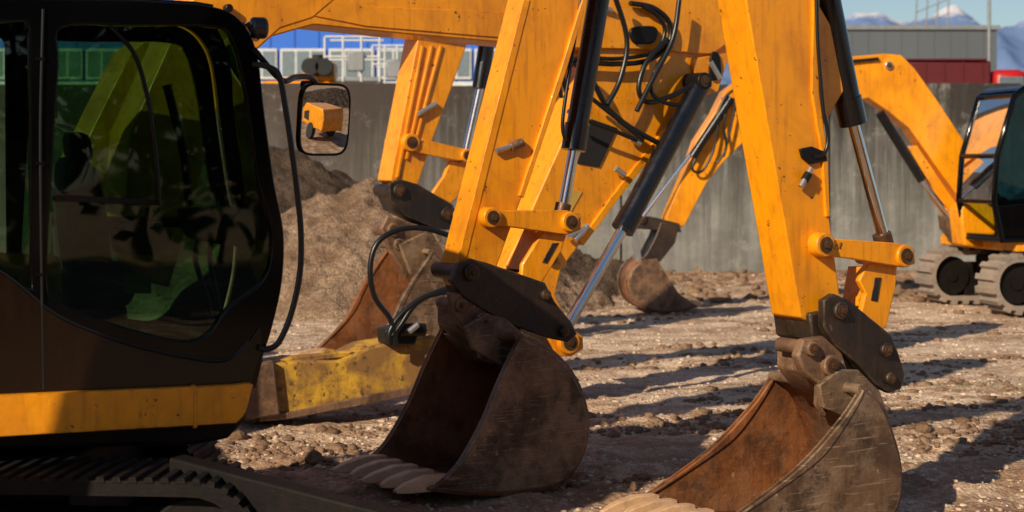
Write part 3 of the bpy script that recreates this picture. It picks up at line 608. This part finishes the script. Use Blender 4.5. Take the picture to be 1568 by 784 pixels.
GM=groundmat('gravel_ground_material',(.95,.72,.52),(.66,.46,.32),(.27,.15,.085),True,.75)
npmesh('ground',Vt,Q,GM)
def pile(name,cx,cy,R,H,mat,seed,ex=1.0):
    n=190; u=np.linspace(-1.15,1.15,n); A,B=np.meshgrid(u,u); x=cx+A*R*ex; y=cy+B*R
    r=np.sqrt(A*A+B*B)*(1+.25*vn(A*2+5,B*2+3,seed)); z=H*np.maximum(0,(1-r))**.9*1.05
    z=np.minimum(z,H*.93+.05*fbm(x*2,y*2,seed+1)); z=z+(.15*fbm(x*2.8,y*2.8,seed,6,.68))*np.clip((1.15-r)*4,0,1)-.08
    V=np.stack([x,y,z],-1).reshape(-1,3); i=np.arange(n*n).reshape(n,n); Qq=np.stack([i[:-1,:-1],i[:-1,1:],i[1:,1:],i[1:,:-1]],-1).reshape(-1,4)
    return npmesh(name,V,Qq,mat)
PM=groundmat('pile_gravel_material',(.48,.33,.22),(.24,.155,.10),(.17,.10,.06),False,1.2); PM2=groundmat('pile_soil_material',(.15,.10,.07),(.085,.058,.04),(.06,.038,.025),False,1.2)
pile('gravel_pile',-1.75,21.3,2.6,1.62,PM,5,1.15); pile('gravel_pile',-3.6,24.8,2.9,2.1,PM2,9,1.3); pile('gravel_pile',.3,23.6,1.6,.75,PM2,15,1.4)
ico=np.array([(0,1,1.618),(0,-1,1.618),(0,1,-1.618),(0,-1,-1.618),(1,1.618,0),(-1,1.618,0),(1,-1.618,0),(-1,-1.618,0),(1.618,0,1),(-1.618,0,1),(1.618,0,-1),(-1.618,0,-1)])/1.9
tri=np.array([(0,1,8),(0,8,4),(0,4,5),(0,5,9),(0,9,1),(1,6,8),(8,6,10),(8,10,4),(4,10,2),(4,2,5),(5,2,11),(5,11,9),(9,11,7),(9,7,1),(1,7,6),(3,6,7),(3,7,11),(3,11,2),(3,2,10),(3,10,6)])
def stones(name,n,smin,smax,yr,mat,flat=.6,clump=0,seed=1,pw=2.2):
    y=yr[0]*(yr[1]/yr[0])**rng.random(n*4); x=(rng.random(n*4)*1.5-.75)*y*.6+.02*y
    if clump: k=fbm(x*.6,y*1.8,seed,3)>clump; x,y=x[k],y[k]
    x,y=x[:n],y[:n]; n=len(x)
    s=smin*(smax/smin)**(rng.random(n)**pw)*(1+.015*y)
    z=gz(x,y)+s*.08
    V=ico[None]*(1+.6*(rng.random((n,12,1))-.5)); V=V*(s[:,None,None]*(.6+.8*rng.random((n,1,3)))); V[:,:,2]*=flat
    V=V+np.stack([x,y,z],-1)[:,None,:]
    Fq=(tri[None]+12*np.arange(n)[:,None,None]).reshape(-1,3); return npmesh(name,V.reshape(-1,3),Fq,mat,False)
SM=groundmat('stone_material',(.85,.68,.52),(.56,.42,.31),(.34,.22,.14),False,.3); CM=groundmat('soil_clod_material',(.36,.225,.14),(.24,.145,.09),(.16,.095,.058),False,.6)
stones('loose_gravel',22000,.005,.022,(6.5,27),SM)
stones('soil_clods',9000,.006,.05,(7,11.5),CM,.65,.02,5,2.6)
stones('soil_clods',4500,.008,.05,(11.5,21),CM,.55,.12,15,2.6)
stones('soil_clods',4500,.012,.09,(21.5,27.3),CM,.6,.0,9,2.5)
gv=[];gf=[]
for cx,cy in((3.55,13.2),(4.3,13.5)):
    for i in range(60):
        x=cx+random.gauss(0,.28); y=cy+random.gauss(0,.1); a=random.uniform(0,6.3); hh=random.uniform(.01,.04); k=len(gv); z=float(gz(np.array([x]),np.array([y]))[0])
        gv+=[(x,y,z),(x+.012*math.cos(a),y+.012*math.sin(a),z),(x+random.gauss(0,.02),y+random.gauss(0,.02),z+hh)]; gf.append([k,k+1,k+2])
mesh('grass',gv,gf,simple('grass_blade',(.12,.17,.03),.7),None,smooth=False)

# ------------------------------------------------------------------ retaining wall
def wallmat():
    m,nt,b=newmat('stained_shaded_concrete'); v=coords(nt); c1=(.31,.305,.27)
    f,_=noisef(nt,v,.7,9,.72,.38,.60); c=mix(nt,f,c1,(.18,.175,.16))
    tc=N(nt,'ShaderNodeTexCoord'); sx=N(nt,'ShaderNodeSeparateXYZ'); nt.links.new(tc.outputs['Object'],sx.inputs[0])
    r=N(nt,'ShaderNodeMapRange'); r.inputs['From Min'].default_value=.4; r.inputs['From Max'].default_value=3.05; nt.links.new(sx.outputs['Z'],r.inputs['Value'])
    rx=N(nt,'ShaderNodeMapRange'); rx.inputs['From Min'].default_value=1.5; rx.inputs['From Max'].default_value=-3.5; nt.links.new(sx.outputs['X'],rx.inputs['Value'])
    for sc_,amt,lo in((2.2,.85,.46),(5.,1.,.45),(14.,.8,.48)):
        vs=coords(nt,(sc_,1,.11*sc_/3)); s,_=noisef(nt,vs,1.4,8,.72,lo,lo+.13)
        k=mathn(nt,'MULTIPLY',s,mathn(nt,'MULTIPLY',mathn(nt,'ADD',mathn(nt,'MULTIPLY',r.outputs[0],.85),.22),amt)); c=mix(nt,k,c,(.055,.048,.042))
    n_,_=noisef(nt,coords(nt,(1.8,1,.5)),1.2,9,.75,.25,.65)
    k=mathn(nt,'MINIMUM',mathn(nt,'MULTIPLY',mathn(nt,'MULTIPLY',mathn(nt,'POWER',r.outputs[0],2.6),n_),2.1),.93); c=mix(nt,k,c,(.028,.023,.02))
    k=mathn(nt,'MULTIPLY',rx.outputs[0],.72); c=mix(nt,k,c,(.075,.053,.043))  # shade over the left end of the wall, painted into the colour
    g,_=noisef(nt,v,2.5,9,.75,.56,.70); c=mix(nt,mathn(nt,'MULTIPLY',g,.5),c,(.40,.38,.33))
    nt.links.new(c,b.inputs['Base Color']); b.inputs['Roughness'].default_value=.9; _,h=noisef(nt,v,9,10,.7); bump(nt,b,h,.5,.03); return m
WM=wallmat(); wp=empty('concrete_wall',(0,27.7,0))
x=-22.
i=0
while x<24:
    wl=3.4; h=3.04+.02*((i*7)%3-1)
    prism('wall_panel',[(x,27.7+.01*(i%2),-.3),(x+wl-.03,27.7+.01*(i%2),-.3),(x+wl-.03,27.7+.01*(i%2),h),(x,27.7+.01*(i%2),h)],(0,.35,0),WM,wp,.015); x+=wl; i+=1
prism('wall_core',[(-22,27.8,-.3),(24,27.8,-.3),(24,27.8,2.9),(-22,27.8,2.9)],(0,.1,0),WM,wp,0)

# ------------------------------------------------------------------ background buildings
def bx(name,x0,x1,y0,y1,z0,z1,mat,par,bev=0): return prism(name,[(x0,y0,z0),(x1,y0,z0),(x1,y0,z1),(x0,y0,z1)],(0,y1-y0,0),mat,par,bev)
WIN=simple('window_glass',(.22,.27,.30),.1,.3)
bb=empty('blue_industrial_building',(-8,70,0))
bx('walls',-26,1.8,70,90,-.2,10.5,BLU,bb)
bx('base_wall',-26.1,1.9,69.9,70,-.2,5.2,WHT,bb)
for i in range(14):
    xx=-25.6+i*2
    bx('window_frame',xx+.06,xx+1.92,69.86,69.9,5.3,6.55,WHT,bb)
    for k in range(3): bx('pane',xx+.14+k*.6,xx+.66+k*.6,69.84,69.86,5.4,6.45,WIN,bb)
for i in range(28): bx('cladding_seam',-26+i*1,-25.96+i*1,69.95,70.0,6.6,10.5,BLU,bb)
gb=empty('grey_warehouse',(14,62,0)); GW=simple('dark_grey_cladding',(.10,.115,.13),.6,s=.4,dk=.85); 
bx('walls',10.5,17.7,62,80,-.2,6.75,GW,gb); bx('parapet',10.4,17.8,61.9,62,6.7,6.85,GREY,gb)
for i in range(12): bx('cladding_rib',10.6+i*.6,10.62+i*.6,61.98,62,0,6.7,GW,gb)
rt=empty('red_truck',(9,35,0))
bx('cargo_box',7.4,9.6,34,36.4,1,3.82,MAR,rt,.05); bx('roof_rail',7.5,9.5,33.95,36.45,3.82,3.86,MAR,rt,.01); bx('cab',9.65,10.35,34,36.2,.8,3.65,RED,rt,.15); bx('windshield',9.75,10.25,33.97,34,3.2,3.5,WIN,rt,.02)
for k in range(6): bx('box_rib',7.5+k*.38,7.53+k*.38,33.98,34,1,3.8,MAR,rt)
bx('chassis',7.4,10.3,34.2,36,.6,.95,BLK,rt)
for xx in(7.9,8.7,9.9): cyl('wheel',(xx,34.0,.5),(xx,34.35,.5),.5,RUB,rt)
def lift(x,y,w):
    e=empty('scissor_lift',(x,y,0)); bx('base',x-w/2,x+w/2,y,y+1,.4,1.0,WHT,e,.05)
    for k in range(3):
        z0=1+k*.8
        tube('scissor_arm',[(x-w/2,y+.1,z0),(x+w/2,y+.1,z0+.8)],.05,WHT,e,False); tube('scissor_arm',[(x+w/2,y+.1,z0),(x-w/2,y+.1,z0+.8)],.05,WHT,e,False)
    bx('deck',x-w/2,x+w/2,y,y+1,3.4,3.5,GREY,e,.02); bx('control_box',x-.1,x+.25,y-.1,y,3.6,4.0,GREY,e,.03)
    for z in(3.9,4.3): 
        for yy in(y,y+1): tube('rail',[(x-w/2,yy,z),(x+w/2,yy,z)],.022,WHT,e,False)
    for k in range(4): tube('rail_post',[(x-w/2+w*k/3,y,3.4),(x-w/2+w*k/3,y,4.3)],.022,WHT,e,False)
    for xx in(x-w/2+.2,x+w/2-.2): cyl('wheel',(xx,y-.05,.25),(xx,y+.2,.25),.25,RUB,e)
lift(-3.2,34,1.1); lift(-2.6,36.5,.8)
e=empty('telescopic_handler',(-3.9,32,0))
bx('body',-4.7,-3.2,31.6,33,.7,3.3,YEL,e,.1); bx('boom_head',-3.9,-3.3,31.6,32.2,3.3,3.65,YEL,e,.05); cyl('beacon',(-3.65,31.9,3.65),(-3.65,31.9,3.8),.1,RUB,e)
for xx in(-3.74,-3.48): cyl('spare_wheel',(xx,31.4,3.55),(xx,31.6,3.55),.16,RUB,e)
for xx in(-4.5,-3.4): cyl('wheel',(xx,31.5,.6),(xx,31.85,.6),.6,RUB,e)
pl=empty('lamp_pole',(14.0,50,0)); cyl('pole',(14.05,50,-.1),(14.05,50,11),.05,GREY,pl); box('lamp_head',(14.4,50,11),.8,.2,.1,GREY,pl)
py=empty('lattice_pylon',(28,120,0))
for k in range(4):
    xo=27.9+k*.75; tube('mast',[(xo,120,0),(xo+.9,120,17)],.06,GREY,py,False)
for k in range(16): tube('brace',[(28+k*.05,120,k*1.05),(30.4+k*.05,120,k*1.05+1.0)],.04,GREY,py,False)
bx('mast_base',27.6,31,119.5,120.5,-.2,1,GREY,py)

# mountains
ctrl=[(-3000,90),(-1500,40),(0,60),(700,50),(1100,70),(1250,48),(1292,32),(1322,17),(1345,13),(1365,24),(1392,30),(1425,25),(1462,16),(1485,21),(1505,33),(1530,38),(1568,30),(1640,5),(1750,20),(1950,60),(2600,30),(4200,80)]
cx_=np.array([c[0] for c in ctrl]);cy_=np.array([c[1] for c in ctrl])
pxs=np.arange(-2800,4200,7.); rows=26; V=[]
for r in range(rows):
    t=r/(rows-1); d=2300+900*t
    xw=(pxs-CX)*3200/FL*(.9+.1*t); top=(HY-np.interp(pxs,cx_,cy_))*3200/FL
    zz=top*(t**.8)+ (fbm(pxs*.02,np.full_like(pxs,t*6),77,5,.55)*60*(1-t*.8))*min(1,t*4)+fbm(pxs*.06,np.full_like(pxs,3.+t*9),79,4)*9*t-8*(1-t)
    V.append(np.stack([xw,np.full_like(pxs,d),zz],-1))
V=np.array(V).reshape(-1,3); n=len(pxs); i=np.arange(rows*n).reshape(rows,n); Qq=np.stack([i[:-1,:-1],i[:-1,1:],i[1:,1:],i[1:,:-1]],-1).reshape(-1,4)
m,nt,b=newmat('hazy_mountain_material'); tc=N(nt,'ShaderNodeTexCoord'); sx=N(nt,'ShaderNodeSeparateXYZ'); nt.links.new(tc.outputs['Object'],sx.inputs[0])
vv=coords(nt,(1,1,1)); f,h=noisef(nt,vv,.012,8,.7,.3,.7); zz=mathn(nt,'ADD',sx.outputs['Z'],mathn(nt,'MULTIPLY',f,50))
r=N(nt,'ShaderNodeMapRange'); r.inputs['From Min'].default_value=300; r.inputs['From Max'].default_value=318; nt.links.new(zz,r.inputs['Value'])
c=mix(nt,f,(.13,.20,.38),(.17,.25,.43)); c=mix(nt,r.outputs[0],c,(.6,.58,.62)); nt.links.new(c,b.inputs['Base Color']); b.inputs['Roughness'].default_value=1; b.inputs['Specular IOR Level'].default_value=0  # distance haze is painted in through the bluish base colours
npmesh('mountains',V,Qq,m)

cp=empty('mobile_compressor',(5.6,4.3,0)); Lc=Loc(5.7,4.2,-58)
Lc.prof('canopy',[(-.95,.45),(-.98,.9),(-.85,1.2),(.6,1.25),(.95,.95),(.98,.45)],-.55,.55,YEL,cp,.05,seg=3)
Lc.prof('front_grille',[(.3,.6),(.8,.6),(.8,.85),(.3,.95)],-.56,.56,PAD,cp,.01); Lc.prof('tow_bar',[(.9,.4),(1.8,.35),(1.8,.43),(.9,.5)],-.04,.04,BLK,cp,.01)
for v in(-.6,.5): cyl('wheel',Lc.p(0,v,.3),Lc.p(0,v+.16,.3),.3,RUB,cp)
pile('earth_bank',22,-2,6,1.6,PM2,33,1.6)
# unseen tree row added behind the camera so cab glass and paint reflect dark
LEAF=simple('tree_foliage',(.05,.085,.025),.7,s=3,dk=.5); BARK=simple('bark',(.09,.06,.04),.9)
nl=26000; tx=rng.integers(0,17,nl); cxs=-14+tx*2.6+rng.normal(0,.3,17)[tx]; ht=6.2+rng.random(17)[tx]*2.2
th_=rng.random(nl)*6.283; ph=np.arccos(rng.random(nl)*2-1); rad=(.55+.45*rng.random(nl))*(1+.35*np.sin(th_*3+tx)*np.sin(ph*4+tx))
cx3=cxs+1.9*rad*np.sin(ph)*np.cos(th_); cy3=-15+1.9*rad*np.sin(ph)*np.sin(th_); cz3=ht*.55+ht*.47*rad*np.cos(ph)
C=np.stack([cx3,cy3,np.maximum(cz3,.3)],-1); A=rng.normal(0,.13,(nl,3)); B=rng.normal(0,.13,(nl,3))
V=np.stack([C-A,C+B,C+A,C-B],1).reshape(-1,3); Qf=np.arange(nl*4).reshape(nl,4); tr=npmesh('added_tree_row',V,Qf,LEAF,False)
for k in range(17): cyl('trunk',(-14+k*2.6,-15,-.1),(-14+k*2.6+.1,-15,4.6),.16,BARK,tr,10,.06)

# ------------------------------------------------------------------ camera, light, world
cd=bpy.data.cameras.new('camera'); co=bpy.data.objects.new('camera',cd); col.objects.link(co); sc.camera=co
co.location=(0,0,CH); co.rotation_euler=(math.radians(90),0,0); cd.sensor_width=36; cd.lens=36*FL/1568; cd.shift_y=-(392-HY)/1568; cd.clip_end=8000; cd.clip_start=.1
cd.dof.use_dof=True; cd.dof.focus_distance=8.8; cd.dof.aperture_fstop=3.2
EL=math.radians(29); S=Vector((-.56*math.cos(EL),-.828*math.cos(EL),math.sin(EL))).normalized()
ld=bpy.data.lights.new('sun','SUN'); ld.energy=5.0; ld.angle=math.radians(.6); ld.color=(1,.86,.65); lo=bpy.data.objects.new('sun',ld); col.objects.link(lo)
lo.rotation_euler=(-S).to_track_quat('-Z','Y').to_euler(); lo.location=(-10,-15,12)
w=bpy.data.worlds.new('World'); sc.world=w; w.use_nodes=True; nt=w.node_tree; bg=nt.nodes['Background']
sk=nt.nodes.new('ShaderNodeTexSky'); sk.sky_type='NISHITA'; sk.sun_disc=False; sk.sun_elevation=EL; sk.sun_rotation=math.atan2(S.x,S.y)%(2*math.pi); sk.air_density=1.0; sk.dust_density=.6; sk.ozone_density=2.5
nt.links.new(sk.outputs[0],bg.inputs[0]); bg.inputs[1].default_value=.08
sc.view_settings.view_transform='Standard'; sc.view_settings.look='None'; sc.view_settings.exposure=0; sc.view_settings.gamma=1
